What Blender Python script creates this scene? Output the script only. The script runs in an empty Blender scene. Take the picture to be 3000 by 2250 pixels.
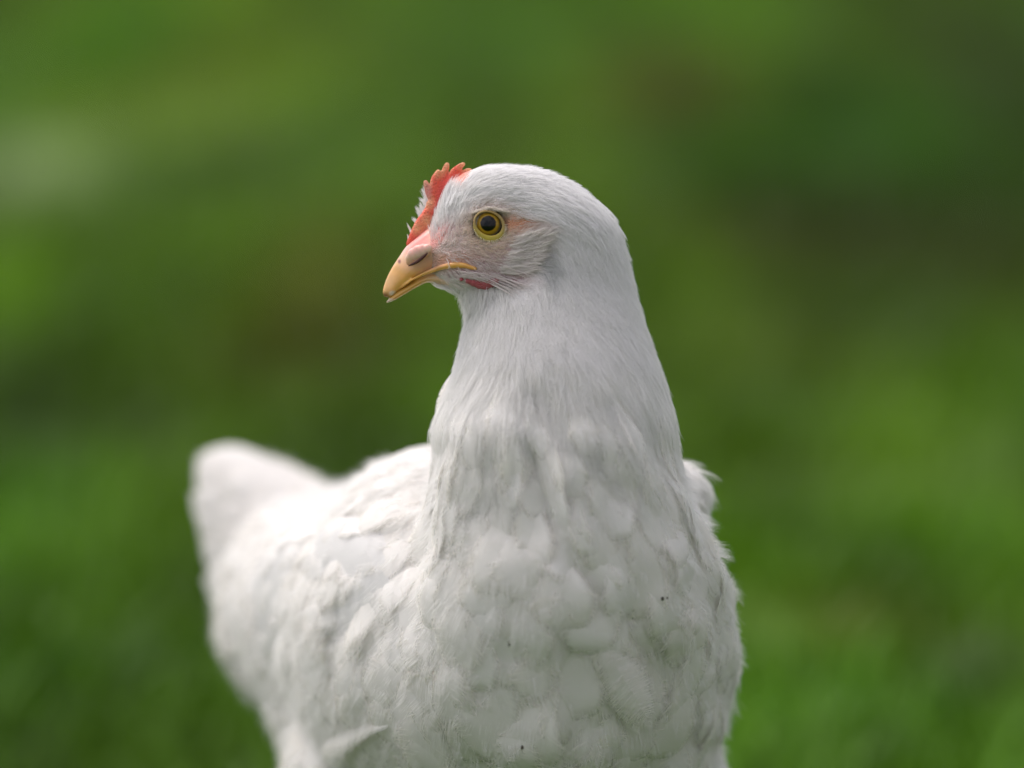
import bpy, bmesh, math, random
import numpy as np
from mathutils import Vector, Matrix, noise
from mathutils.bvhtree import BVHTree
from mathutils.kdtree import KDTree

random.seed(7); RNG = np.random.default_rng(7)
SC = bpy.context.scene
COL = SC.collection
R = math.radians

# ------------------------------------------------------------------ camera
D = 1.75            # distance from lens to the bird's eye
FW = 0.42           # width of the view at that distance
PITCH = R(11.0)
ZC = 0.335          # height of the view centre at that distance
PX = FW / 3000.0
cam_d = bpy.data.cameras.new("camera"); cam = bpy.data.objects.new("camera", cam_d)
COL.objects.link(cam); SC.camera = cam
cam_d.sensor_width = 36.0; cam_d.lens = 36.0 * D / FW
cam_d.clip_start = 0.05; cam_d.clip_end = 2000
CAM = Vector((0, -D * math.cos(PITCH), ZC + D * math.sin(PITCH)))
cam.location = CAM
cam.rotation_euler = (math.pi / 2 - PITCH, 0, 0)
cam_d.dof.use_dof = True
cam_d.dof.focus_distance = D - 0.010
cam_d.dof.aperture_fstop = (cam_d.lens / 1000.0) / 0.058
EX = np.array((1, 0, 0.0)); EU = np.array((0, math.sin(PITCH), math.cos(PITCH)))
EW = np.array((0, math.cos(PITCH), -math.sin(PITCH))); C0 = np.array((0, 0, ZC))

def at(px, py, w=0.0):
    """photo position + depth behind the eye plane (m) -> world point(s)"""
    px = np.asarray(px, float); py = np.asarray(py, float); w = np.asarray(w, float)
    k = PX * (1 + w / D)
    return C0 + np.multiply.outer((px - 1500) * k, EX) + np.multiply.outer((1125 - py) * k, EU) + np.multiply.outer(w, EW)

def back(P):
    """world points -> (px, py, w)"""
    q = np.asarray(P) - C0
    w = q @ EW; k = PX * (1 + w / D)
    return 1500 + (q @ EX) / k, 1125 - (q @ EU) / k, w

def vdir(d):
    d = np.asarray(d, float); v = d[0] * EX + d[1] * EU + d[2] * EW
    return v / np.linalg.norm(v)

# ------------------------------------------------------------------ world, sun, exposure
SUN_EL, SUN_AZ = R(57), R(-52)      # azimuth measured from +Y towards +X
world = bpy.data.worlds.new("World"); SC.world = world; world.use_nodes = True
wn = world.node_tree; wn.nodes.clear()
sky = wn.nodes.new('ShaderNodeTexSky'); sky.sky_type = 'NISHITA'; sky.sun_disc = False
sky.sun_elevation = SUN_EL; sky.sun_rotation = SUN_AZ
sky.air_density = 1.0; sky.dust_density = 3.0; sky.ozone_density = 0.8
bg = wn.nodes.new('ShaderNodeBackground'); bg.inputs[1].default_value = 0.095
wo = wn.nodes.new('ShaderNodeOutputWorld')
# broken white cloud over the blue
tcw = wn.nodes.new('ShaderNodeTexCoord'); cn = wn.nodes.new('ShaderNodeTexNoise'); cn.inputs['Scale'].default_value = 2.2; cn.inputs['Detail'].default_value = 5
crw = wn.nodes.new('ShaderNodeMapRange'); crw.inputs[1].default_value = .40; crw.inputs[2].default_value = .58; crw.inputs[3].default_value = .12; crw.inputs[4].default_value = .92
mxw = wn.nodes.new('ShaderNodeMix'); mxw.data_type = 'RGBA'; mxw.inputs[7].default_value = (7.9, 7.45, 7.9, 1)
wn.links.new(tcw.outputs['Generated'], cn.inputs['Vector']); wn.links.new(cn.outputs['Fac'], crw.inputs[0]); wn.links.new(crw.outputs[0], mxw.inputs[0])
wn.links.new(sky.outputs[0], mxw.inputs[6])
# unseen sky graded brighter sunward, dimmer opposite; added to darken the breast's far side
dt = wn.nodes.new('ShaderNodeVectorMath'); dt.operation = 'DOT_PRODUCT'; dt.inputs[1].default_value = (-.56, .46, .69); wn.links.new(tcw.outputs['Generated'], dt.inputs[0])
dm = wn.nodes.new('ShaderNodeMapRange'); dm.inputs[1].default_value = -.5; dm.inputs[2].default_value = 1; dm.inputs[3].default_value = .60; dm.inputs[4].default_value = 1.5; wn.links.new(dt.outputs['Value'], dm.inputs[0])
vs = wn.nodes.new('ShaderNodeVectorMath'); vs.operation = 'SCALE'; wn.links.new(mxw.outputs[2], vs.inputs[0]); wn.links.new(dm.outputs[0], vs.inputs['Scale']); wn.links.new(vs.outputs[0], bg.inputs[0]); wn.links.new(bg.outputs[0], wo.inputs[0])
sun_d = bpy.data.lights.new("sun", 'SUN'); sun_d.energy = 1.3; sun_d.angle = R(34); sun_d.color = (1, .965, .92)
sun = bpy.data.objects.new("sun", sun_d); COL.objects.link(sun)
sdir = Vector((math.sin(SUN_AZ) * math.cos(SUN_EL), math.cos(SUN_AZ) * math.cos(SUN_EL), math.sin(SUN_EL)))
sun.rotation_euler = sdir.to_track_quat('Z', 'Y').to_euler(); sun.location = (0, 0, 3)
SC.view_settings.view_transform = 'Standard'; SC.view_settings.look = 'None'
SC.view_settings.exposure = 0.70; SC.view_settings.gamma = 1
SC.render.engine = 'CYCLES'
SC.cycles.use_denoising = True
SC.cycles.max_bounces = 8; SC.cycles.diffuse_bounces = 5; SC.cycles.glossy_bounces = 3
SC.cycles.transmission_bounces = 5; SC.cycles.transparent_max_bounces = 20
SC.cycles.caustics_reflective = False; SC.cycles.caustics_refractive = False

# ------------------------------------------------------------------ helpers
def lin(c):
    c = np.asarray(c, float) / 255.0
    return tuple(np.where(c <= .04045, c / 12.92, ((c + .055) / 1.055) ** 2.4))

def link(name, data, mat=None, parent=None, **props):
    o = bpy.data.objects.new(name, data); COL.objects.link(o)
    if mat is not None:
        data.materials.clear(); data.materials.append(mat)
    if parent is not None:
        o.parent = parent
        o.matrix_parent_inverse = parent.matrix_world.inverted()
    for k, v in props.items(): o[k] = v
    return o

def mesh_np(name, V, F, smooth=True):
    me = bpy.data.meshes.new(name)
    V = np.asarray(V, np.float32).reshape(-1, 3); F = np.asarray(F, np.int32)
    n, k = F.shape
    me.vertices.add(len(V)); me.vertices.foreach_set('co', V.ravel())
    me.loops.add(n * k); me.loops.foreach_set('vertex_index', F.ravel())
    me.polygons.add(n); me.polygons.foreach_set('loop_start', np.arange(0, n * k, k, dtype=np.int32))
    me.polygons.foreach_set('use_smooth', np.full(n, smooth))
    me.update(calc_edges=True); me.validate()
    return me

def set_col(data, name, cols, domain='POINT'):
    a = data.attributes.new(name, 'FLOAT_COLOR', domain)
    c = np.ones((len(cols), 4), np.float32); c[:, :3] = cols
    a.data.foreach_set('color', c.ravel())

def curves_np(name, P, rad, cols=None):
    """P: (n, k, 3) strand points; rad: (n, k)"""
    n, k = P.shape[:2]
    cu = bpy.data.hair_curves.new(name)
    cu.add_curves([k] * n)
    cu.attributes['position'].data.foreach_set('vector', P.astype(np.float32).ravel())
    ra = cu.attributes.get('radius') or cu.attributes.new('radius', 'FLOAT', 'POINT')
    ra.data.foreach_set('value', rad.astype(np.float32).ravel())
    if cols is not None: set_col(cu, 'tint', cols, 'CURVE')
    return cu

class Parts:
    """collects closed pieces, then fuses them into one continuous surface"""
    def __init__(s): s.bm = bmesh.new()
    def ellipsoid(s, c, r, rot=None, seg=40):
        M = Matrix.Translation(Vector(c)) @ (rot.to_4x4() if rot else Matrix()) @ Matrix.Diagonal((*r, 1))
        bmesh.ops.create_uvsphere(s.bm, u_segments=seg, v_segments=seg // 2, radius=1, matrix=M)
    def rings(s, rings):
        n = len(rings[0])
        vs = [[s.bm.verts.new(p) for p in r] for r in rings]
        for a, b in zip(vs[:-1], vs[1:]):
            for i in range(n): s.bm.faces.new((a[i], a[(i + 1) % n], b[(i + 1) % n], b[i]))
        s.bm.faces.new(vs[0][::-1]); s.bm.faces.new(vs[-1])
    def slices(s, rows, n=40, power=1.0):
        """rows (py, xL, xR, wc, hw): ellipse slices stacked down the picture"""
        rows = np.array(rows, float)
        t = np.linspace(0, len(rows) - 1, (len(rows) - 1) * 4 + 1)
        q = np.stack([catmull(rows[:, i], t) for i in range(5)], 1)
        a = np.linspace(0, 2 * math.pi, n, endpoint=False)
        R_ = []
        for py, xl, xr, wc, hw in q:
            ww = wc + hw * np.sin(a)
            R_.append(at((xl + xr) / 2 + (xr - xl) / 2 * np.cos(a), np.full(n, py), ww))
        s.rings(R_)
    def tube(s, pts, rad, n=16, flat=(1, 1)):
        pts = [Vector(p) for p in pts]; R_ = []
        for i, p in enumerate(pts):
            d = (pts[min(i + 1, len(pts) - 1)] - pts[max(i - 1, 0)]).normalized()
            u = d.cross(Vector(EW)); u.normalize(); v = d.cross(u)
            R_.append([p + (u * math.cos(a) * flat[0] + v * math.sin(a) * flat[1]) * rad[i] for a in np.linspace(0, 2 * math.pi, n, endpoint=False)])
        s.rings(R_)
    def fuse(s, name, voxel, smooth=6, factor=0.5):
        bmesh.ops.recalc_face_normals(s.bm, faces=s.bm.faces)
        me = bpy.data.meshes.new(name + "_raw"); s.bm.to_mesh(me); s.bm.free()
        o = bpy.data.objects.new("raw", me); COL.objects.link(o)
        m = o.modifiers.new("r", 'REMESH'); m.mode = 'VOXEL'; m.voxel_size = voxel; m.use_smooth_shade = True
        if smooth:
            m = o.modifiers.new("s", 'SMOOTH'); m.factor = factor; m.iterations = smooth
        dg = bpy.context.evaluated_depsgraph_get()
        out = bpy.data.meshes.new_from_object(o.evaluated_get(dg)); out.name = name
        bpy.data.objects.remove(o); bpy.data.meshes.remove(me)
        return out
    def plain(s, name):
        bmesh.ops.recalc_face_normals(s.bm, faces=s.bm.faces)
        me = bpy.data.meshes.new(name); s.bm.to_mesh(me); s.bm.free()
        for p in me.polygons: p.use_smooth = True
        return me

def mesh_arrays(me):
    V = np.empty(len(me.vertices) * 3, np.float32); me.vertices.foreach_get('co', V)
    me.calc_loop_triangles(); T = np.empty(len(me.loop_triangles) * 3, np.int32); me.loop_triangles.foreach_get('vertices', T)
    return V.reshape(-1, 3).astype(float), T.reshape(-1, 3)

def catmull(y, t):
    y = np.asarray(y, float); n = len(y)
    i = np.clip(np.floor(t).astype(int), 0, n - 2); f = t - i
    p0 = y[np.clip(i - 1, 0, n - 1)]; p1 = y[i]; p2 = y[i + 1]; p3 = y[np.clip(i + 2, 0, n - 1)]
    return .5 * ((2 * p1) + (-p0 + p2) * f + (2 * p0 - 5 * p1 + 4 * p2 - p3) * f ** 2 + (-p0 + 3 * p1 - 3 * p2 + p3) * f ** 3)

# ------------------------------------------------------------------ materials
def new_mat(name):
    m = bpy.data.materials.new(name); m.use_nodes = True
    nt = m.node_tree; b = nt.nodes['Principled BSDF']; return m, nt, b

def attr_mat(name, attr, rough=.6, sss=0.0, bump=None, spec=.3, sheen=0, radius=(1, .4, .25), scale=.002, coat=0):
    m, nt, b = new_mat(name)
    a = nt.nodes.new('ShaderNodeAttribute'); a.attribute_name = attr
    nt.links.new(a.outputs['Color'], b.inputs['Base Color'])
    b.inputs['Roughness'].default_value = rough; b.inputs['Specular IOR Level'].default_value = spec
    b.inputs['Sheen Weight'].default_value = sheen; b.inputs['Coat Weight'].default_value = coat
    if sss:
        b.inputs['Subsurface Weight'].default_value = sss; b.inputs['Subsurface Radius'].default_value = radius
        b.inputs['Subsurface Scale'].default_value = scale
    if bump:
        sc, st, di = bump
        tc = nt.nodes.new('ShaderNodeTexCoord'); no = nt.nodes.new('ShaderNodeTexNoise')
        no.inputs['Scale'].default_value = sc; no.inputs['Detail'].default_value = 4
        bp = nt.nodes.new('ShaderNodeBump'); bp.inputs['Strength'].default_value = st; bp.inputs['Distance'].default_value = di
        nt.links.new(tc.outputs['Object'], no.inputs['Vector']); nt.links.new(no.outputs['Fac'], bp.inputs['Height'])
        nt.links.new(bp.outputs['Normal'], b.inputs['Normal'])
    return m

def feather_mat(name, base, trans=.35, attr=None):
    m, nt, b = new_mat(name)
    out = nt.nodes['Material Output']
    b.inputs['Base Color'].default_value = (*base, 1); b.inputs['Roughness'].default_value = .75
    b.inputs['Specular IOR Level'].default_value = .25
    tr = nt.nodes.new('ShaderNodeBsdfTranslucent'); tr.inputs[0].default_value = (*base, 1)
    mx = nt.nodes.new('ShaderNodeMixShader'); mx.inputs[0].default_value = trans
    nt.links.new(b.outputs[0], mx.inputs[1]); nt.links.new(tr.outputs[0], mx.inputs[2]); nt.links.new(mx.outputs[0], out.inputs[0])
    if attr:
        a = nt.nodes.new('ShaderNodeAttribute'); a.attribute_name = attr
        nt.links.new(a.outputs['Color'], b.inputs['Base Color']); nt.links.new(a.outputs['Color'], tr.inputs[0])
    return m

WHITE = (.92, .90, .868)
M_feather = feather_mat("white_feather", WHITE, .34, 'tint')
def soft_margin(m):
    """vanes thin out to loose down towards their margins"""
    nt = m.node_tree; out = nt.nodes['Material Output']; src = out.inputs[0].links[0].from_socket
    a = nt.nodes.new('ShaderNodeAttribute'); a.attribute_name = 'edge'
    tc = nt.nodes.new('ShaderNodeTexCoord'); no = nt.nodes.new('ShaderNodeTexNoise'); no.inputs['Scale'].default_value = 900; nt.links.new(tc.outputs['Object'], no.inputs['Vector'])
    ad = nt.nodes.new('ShaderNodeMath'); ad.operation = 'MULTIPLY_ADD'; ad.inputs[1].default_value = .22; nt.links.new(no.outputs['Fac'], ad.inputs[0]); nt.links.new(a.outputs['Fac'], ad.inputs[2])
    mr = nt.nodes.new('ShaderNodeMapRange'); mr.interpolation_type = 'SMOOTHSTEP'; mr.inputs[1].default_value = .10; mr.inputs[2].default_value = 1.05; nt.links.new(ad.outputs[0], mr.inputs[0])
    t = nt.nodes.new('ShaderNodeBsdfTransparent'); mx = nt.nodes.new('ShaderNodeMixShader')
    nt.links.new(mr.outputs[0], mx.inputs[0]); nt.links.new(t.outputs[0], mx.inputs[1]); nt.links.new(src, mx.inputs[2]); nt.links.new(mx.outputs[0], out.inputs[0])
M_vane = feather_mat("soft_vane", WHITE, .34, 'tint'); soft_margin(M_vane)
def set_edge(me, vals):
    a = me.attributes.new('edge', 'FLOAT', 'POINT'); a.data.foreach_set('value', np.asarray(vals, np.float32).ravel())
M_down = feather_mat("white_down", WHITE, .52, 'tint')
M_skin = attr_mat("hen_skin", 'tint', .6, .2, (1500, 1.0, .0012), .3, scale=.0010)
M_comb = attr_mat("comb_flesh", 'tint', .5, .22, (1500, 1.0, .0012), .3, scale=.0015)
M_beak = attr_mat("beak_horn", 'tint', .32, .25, (500, .12, .0004), .5, scale=.002)
M_lid = attr_mat("eyelid_skin", 'tint', .5, .3, (2500, .5, .0003), .4, scale=.001)

# ------------------------------------------------------------------ the bird's body, one continuous surface
hen = bpy.data.objects.new("hen", None); COL.objects.link(hen)
hen.location = tuple(at(1400, 1900, .09) * np.array((1, 1, 0)))
hen['label'] = "white hen with small red comb, standing on grass, head turned left"
hen['category'] = "hen"
bpy.context.view_layer.update()

YAW = R(24)
FWD = Vector((math.sin(YAW), -math.cos(YAW), 0)); SIDE = Vector((math.cos(YAW), math.sin(YAW), 0))
def body_rot(pitch=0):          # columns: forward, side, up
    up = Vector((0, 0, 1))
    f = (FWD * math.cos(pitch) + up * math.sin(pitch)).normalized(); u = (up * math.cos(pitch) - FWD * math.sin(pitch)).normalized()
    return Matrix((f, SIDE, u)).transposed()

bp = Parts()
# skull
bp.slices([(494, 1385, 1540, 0, .006), (503, 1355, 1590, 0, .0105), (528, 1325, 1650, 0, .0145), (570, 1300, 1690, 0, .0170),
           (620, 1278, 1700, 0, .0182), (670, 1258, 1700, 0, .0188), (720, 1238, 1690, 0, .0190), (765, 1238, 1680, 0, .0182),
           (805, 1252, 1660, 0, .0165), (835, 1290, 1640, 0, .0140), (856, 1345, 1600, 0, .010)])
# neck down into the breast
bp.slices([(508, 1480, 1560, .002, .008), (525, 1450, 1635, .002, .0145), (560, 1430, 1702, .003, .0195), (610, 1430, 1758, .003, .0225),
           (660, 1435, 1800, .004, .0240), (740, 1440, 1830, .005, .0250), (820, 1415, 1848, .005, .0265), (880, 1385, 1862, .004, .0285),
           (950, 1368, 1882, .003, .0320), (1050, 1345, 1915, .001, .0370), (1150, 1322, 1945, .000, .0420), (1250, 1280, 1970, .001, .0470),
           (1350, 1258, 1998, .004, .0530), (1500, 1215, 2045, .012, .0610), (1700, 1165, 2100, .022, .0700), (1900, 1140, 2120, .035, .0740),
           (2100, 1250, 2118, .056, .072), (2300, 1330, 2100, .080, .066), (2450, 1400, 2000, .100, .055)], n=56)
bc = at(1428, 1860, .085)
bp.ellipsoid(bc, (.128, .081, .082), body_rot(R(10)), 64)
bp.ellipsoid(at(1150, 1825, .170), (.095, .066, .060), body_rot(R(-2)), 48)            # rump
bp.ellipsoid(at(960, 1760, .225), (.060, .036, .042), body_rot(R(-28)), 40)           # tail root
bp.ellipsoid(at(900, 1790, .225), (.050, .040, .050), body_rot(R(-20)), 40)          # fluff under the tail
bp.ellipsoid(at(1120, 2000, .160), (.066, .050, .055), body_rot(R(10)), 40)            # rear fluff
bp.ellipsoid(at(1890, 1475, .065), (.045, .018, .020), body_rot(R(8)), 32)            # far shoulder
# thighs
def P_body(f, s, u): return np.array(bc) + np.array(FWD) * f + np.array(SIDE) * s + np.array((0, 0, u))
for sd in (-1, 1):
    bp.ellipsoid(P_body(-.035, .045 * sd, -.075), (.045, .030, .050), body_rot(R(-20)), 32)
body_me = bp.fuse("body", .0022, 14, .5)
for v in body_me.vertices:      # eye sockets
    x_, y_, w_ = back(np.array(v.co))
    d_ = math.hypot((x_ - 1434) / 60, (y_ - 660) / 54)
    if d_ < 1.5 and abs(w_) < .03:
        v.co -= Vector(EW) * float(np.sign(w_) * .0050 * np.clip((.92 - d_) / .25, 0, 1))
BV, _bt = mesh_arrays(body_me); BN = np.empty(len(body_me.vertices) * 3, np.float32); body_me.vertices.foreach_get('normal', BN); BN = BN.reshape(-1, 3)
bx_, by_, bw_0 = back(BV)
amp = np.clip((by_ - 1080) / 300, 0, 1) * np.interp(bx_, [1000, 1300], [.4, 1])
dsp = np.array([noise.noise(Vector(p) * 26) * .0060 + noise.noise(Vector(p) * 60) * .0034 for p in BV]) * amp
def crease(pts, sig, depth):
    global dsp
    pts = np.array(pts, float); best = np.full(len(BV), 1e9)
    for a_, b2 in zip(pts[:-1], pts[1:]):
        ab = b2 - a_; t_ = np.clip(((bx_ - a_[0]) * ab[0] + (by_ - a_[1]) * ab[1]) / (ab @ ab), 0, 1)
        best = np.minimum(best, np.hypot(bx_ - a_[0] - t_ * ab[0], by_ - a_[1] - t_ * ab[1]))
    dsp = dsp - depth * np.exp(-(best / sig) ** 2) * (bw_0 < .04)
crease([(1545, 1310), (1575, 1430), (1640, 1600), (1740, 1760)], 34, .0045)        # parting down the breast
crease([(1560, 1180), (1640, 1290), (1800, 1420), (1960, 1540)], 50, .0030)        # lower edge of the hackle
crease([(1290, 1330), (1230, 1500), (1190, 1640)], 40, .0045)
crease([(1010, 1780), (960, 1900), (950, 2060)], 40, .005)
BV = BV + BN * dsp[:, None]
body_me.vertices.foreach_set('co', BV.astype(np.float32).ravel())
body_me.update()
print("body verts", len(body_me.vertices))

# folded wings: lens-shaped masses lying on each flank
def wing_mass(sd):
    w = Parts()
    wr = body_rot(R(12)); k_ = 1.0 if sd < 0 else .30
    w.ellipsoid(P_body(.002, .058 * sd * k_, .014), (.062, .020, .044), wr, 40)
    w.ellipsoid(P_body(-.045, .060 * sd * k_, .004), (.075, .016, .038), wr, 40)
    w.ellipsoid(P_body(-.100, .056 * sd * k_, -.008), (.070, .011, .024), wr, 40)
    return w.fuse("wing", .0022, 8)

# ------------------------------------------------------------------ plumage fields
# px, py, w, direction (right, up, away), feather length mm, width mm
CP = [
 (1390, 500, 0, (1, .25, 0), 8, 3), (1550, 488, 0, (1, -.15, 0), 10, 4), (1450, 560, -.012, (1, .1, 0), 8, 3), (1600, 600, -.018, (1, -.45, 0), 12, 4),
 (1690, 560, 0, (.8, -.7, 0), 15, 6), (1800, 700, 0, (.42, -1, 0), 19, 8), (1860, 900, 0, (.22, -1, 0), 24, 10), (1700, 760, -.02, (.5, -1, 0), 15, 5),
 (1560, 860, -.028, (.25, -1, 0), 13, 4), (1420, 930, -.028, (.0, -1, 0), 13, 4), (1650, 1000, -.035, (.3, -1, 0), 18, 7), (1350, 1000, -.01, (-.1, -1, 0), 17, 6),
 (1450, 1200, -.05, (-.02, -1, 0), 22, 10), (1800, 1200, -.04, (.35, -1, .05), 26, 11), (1930, 1200, 0, (.25, -1, .1), 26, 12), (1280, 1250, -.01, (-.15, -1, .1), 23, 11),
 (1650, 1350, -.05, (.15, -1, 0), 25, 14), (1900, 1450, -.03, (.3, -1, .15), 28, 15), (1650, 1600, -.05, (.1, -1, 0), 27, 18), (1350, 1550, -.03, (-.18, -1, .1), 27, 17),
 (1300, 1750, -.02, (-.25, -1, .2), 28, 19), (1950, 1750, -.03, (.2, -1, .3), 28, 19), (2080, 1700, .03, (.15, -1, .6), 28, 18), (1650, 1850, -.05, (.02, -1, .05), 28, 20),
 (1600, 2150, -.04, (0, -1, .3), 30, 21), (1950, 2100, -.01, (.1, -1, .4), 30, 20), (1200, 2050, 0, (-.3, -1, .4), 30, 20), (1000, 1750, .05, (-.65, -.8, .7), 32, 18),
 (850, 2050, .1, (-.5, -.9, .6), 34, 19), (1150, 1500, .06, (-.7, -.5, .8), 30, 17), (1150, 1350, .1, (-.7, -.1, .9), 30, 17), (1300, 1300, .06, (-.5, -.5, .7), 27, 15),
 (950, 1450, .2, (-.7, .3, .8), 32, 17), (2050, 1350, .08, (.15, -.7, .6), 22, 14), (750, 1400, .26, (-.6, .8, .4), 40, 18), (650, 1700, .26, (-.6, .6, .5), 36, 20),
 (800, 1850, .22, (-.6, -.5, .5), 34, 22), (1400, 2500, .1, (-.3, .0, .9), 30, 22), (1500, 1600, .16, (-.3, -.2, .9), 32, 18), (1600, 1100, .05, (.1, -1, .2), 25, 12),
 (1600, 800, .025, (.3, -1, 0), 15, 6), (2100, 1800, .12, (-.1, -.4, .9), 32, 18), (1600, 2000, .2, (-.3, -.2, .9), 32, 20),
]
# extra guides used by the short face and head feathers
CPF = [
 (1275, 700, -.005, (.15, 1, 0)), (1310, 600, -.01, (.30, 1, 0)), (1340, 540, -.006, (.45, 1, 0)), (1370, 600, -.014, (.7, .8, 0)), (1345, 680, -.014, (.45, 1, -.05)),
 (1400, 590, -.016, (1, .35, 0)), (1470, 590, -.018, (1, 0, 0)), (1540, 620, -.019, (1, -.32, 0)), (1380, 720, -.016, (1, -.2, 0)), (1450, 725, -.018, (1, -.05, 0)), (1510, 680, -.018, (1, .35, 0)),
 (1560, 690, -.02, (1, .5, -.1)), (1580, 740, -.02, (1, .05, -.1)), (1480, 770, -.018, (1, -.12, 0)), (1540, 790, -.02, (1, -.3, 0)), (1400, 800, -.016, (1, -.35, 0)), (1350, 830, -.012, (.9, -.7, 0)),
 (1470, 830, -.018, (.8, -.8, 0)), (1330, 860, -.004, (.5, -1, 0)), (1300, 790, -.012, (.9, -.6, 0)), (1630, 640, -.02, (.8, -.6, 0)), (1650, 740, -.022, (.5, -1, 0)), (1600, 850, -.024, (.3, -1, 0)),
]
cpP = at([c[0] for c in CP], [c[1] for c in CP], [c[2] for c in CP]); cpD = np.array([vdir(c[3]) for c in CP]); cpL = np.array([[c[4], c[5]] for c in CP]) / 1000
cfP = np.vstack([cpP, at([c[0] for c in CPF], [c[1] for c in CPF], [c[2] for c in CPF])]); cfD = np.vstack([cpD, [vdir(c[3]) for c in CPF]])

def idw(P, Q, val, p=3.0, soft=.004):
    out = np.empty((len(P), val.shape[1]))
    for i in range(0, len(P), 20000):
        d = np.linalg.norm(P[i:i + 20000, None] - Q[None], axis=2) + soft
        w = d ** -p; out[i:i + 20000] = (w @ val) / w.sum(1, keepdims=True)
    return out

def unit(v): return v / np.maximum(np.linalg.norm(v, axis=-1, keepdims=True), 1e-12)
def tangent(d, n): return unit(d - (d * n).sum(-1, keepdims=True) * n)

class Surf:
    def __init__(s, me):
        s.V, s.T = mesh_arrays(me)
        s.N = np.empty(len(me.vertices) * 3, np.float32); me.vertices.foreach_get('normal', s.N); s.N = s.N.reshape(-1, 3).astype(float)
        s.bvh = BVHTree.FromPolygons([tuple(v) for v in s.V], [tuple(t) for t in s.T])
    def sample(s, n):
        a, b, c = (s.V[s.T[:, i]] for i in range(3))
        A = np.linalg.norm(np.cross(b - a, c - a), axis=1); i = RNG.choice(len(A), n, p=A / A.sum())
        r1 = np.sqrt(RNG.random(n))[:, None]; r2 = RNG.random(n)[:, None]
        w = (1 - r1, r1 * (1 - r2), r1 * r2)
        P = w[0] * a[i] + w[1] * b[i] + w[2] * c[i]
        T = s.T[i]; N = unit(w[0] * s.N[T[:, 0]] + w[1] * s.N[T[:, 1]] + w[2] * s.N[T[:, 2]])
        return P, N
    def snap(s, P):
        out = np.empty_like(P); N = np.empty_like(P)
        for i, p in enumerate(P):
            q, n, f, d = s.bvh.find_nearest(p)
            out[i] = q
            t = s.T[f]; N[i] = s.N[t[0]] + s.N[t[1]] + s.N[t[2]]
        return out, unit(N)

def thin(P, spacing):
    """greedy spacing; spacing per point"""
    keep = []; cell = {}; g = spacing.max()
    for i, p in enumerate(P):
        k = (int(p[0] // g), int(p[1] // g), int(p[2] // g)); ok = True
        for dx in (-1, 0, 1):
            for dy in (-1, 0, 1):
                for dz in (-1, 0, 1):
                    for j in cell.get((k[0] + dx, k[1] + dy, k[2] + dz), ()):
                        if ((P[j] - p) ** 2).sum() < spacing[i] ** 2: ok = False; break
                    if not ok: break
                if not ok: break
            if not ok: break
        if ok: cell.setdefault(k, []).append(i); keep.append(i)
    return np.array(keep)

def walk(surf, P, N, L, steps, dirfun, jit):
    """centre lines that run over the surface; returns (n, steps+1, 3) points, normals"""
    pts = [P]; nos = [N]; p, n = P, N
    for k in range(steps):
        d = tangent(dirfun(p), n)
        if jit is not None:
            s_ = np.cross(n, d); d = unit(d + s_ * jit[:, None])
        p2, n2 = surf.snap(p + d * (L / steps)[:, None])
        pts.append(p2); nos.append(n2); p, n = p2, n2
    return np.stack(pts, 1), np.stack(nos, 1)

def flow(P): return idw(P, cpP, cpD, 3)
def flow_f(P): return idw(P, cfP, cfD, 4, .001)

# ------------------------------------------------------------------ feathers: curved vanes with a fringe of barbs
SV = np.array([0, .18, .36, .52, .66, .78, .87, .94, .98, 1.0])
def width_profile(s, pointed):
    a = .35 + .65 * np.clip(s / .5, 0, 1) ** 1
    tipr = np.sqrt(np.clip(1 - ((s - .5) / .5) ** 2, 0, 1)); tipp = np.clip(1 - (s - .45) / .55, 0, 1) ** .8
    tip = tipr * (1 - pointed) + tipp * pointed
    return np.where(s < .5, a, tip)

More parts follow.
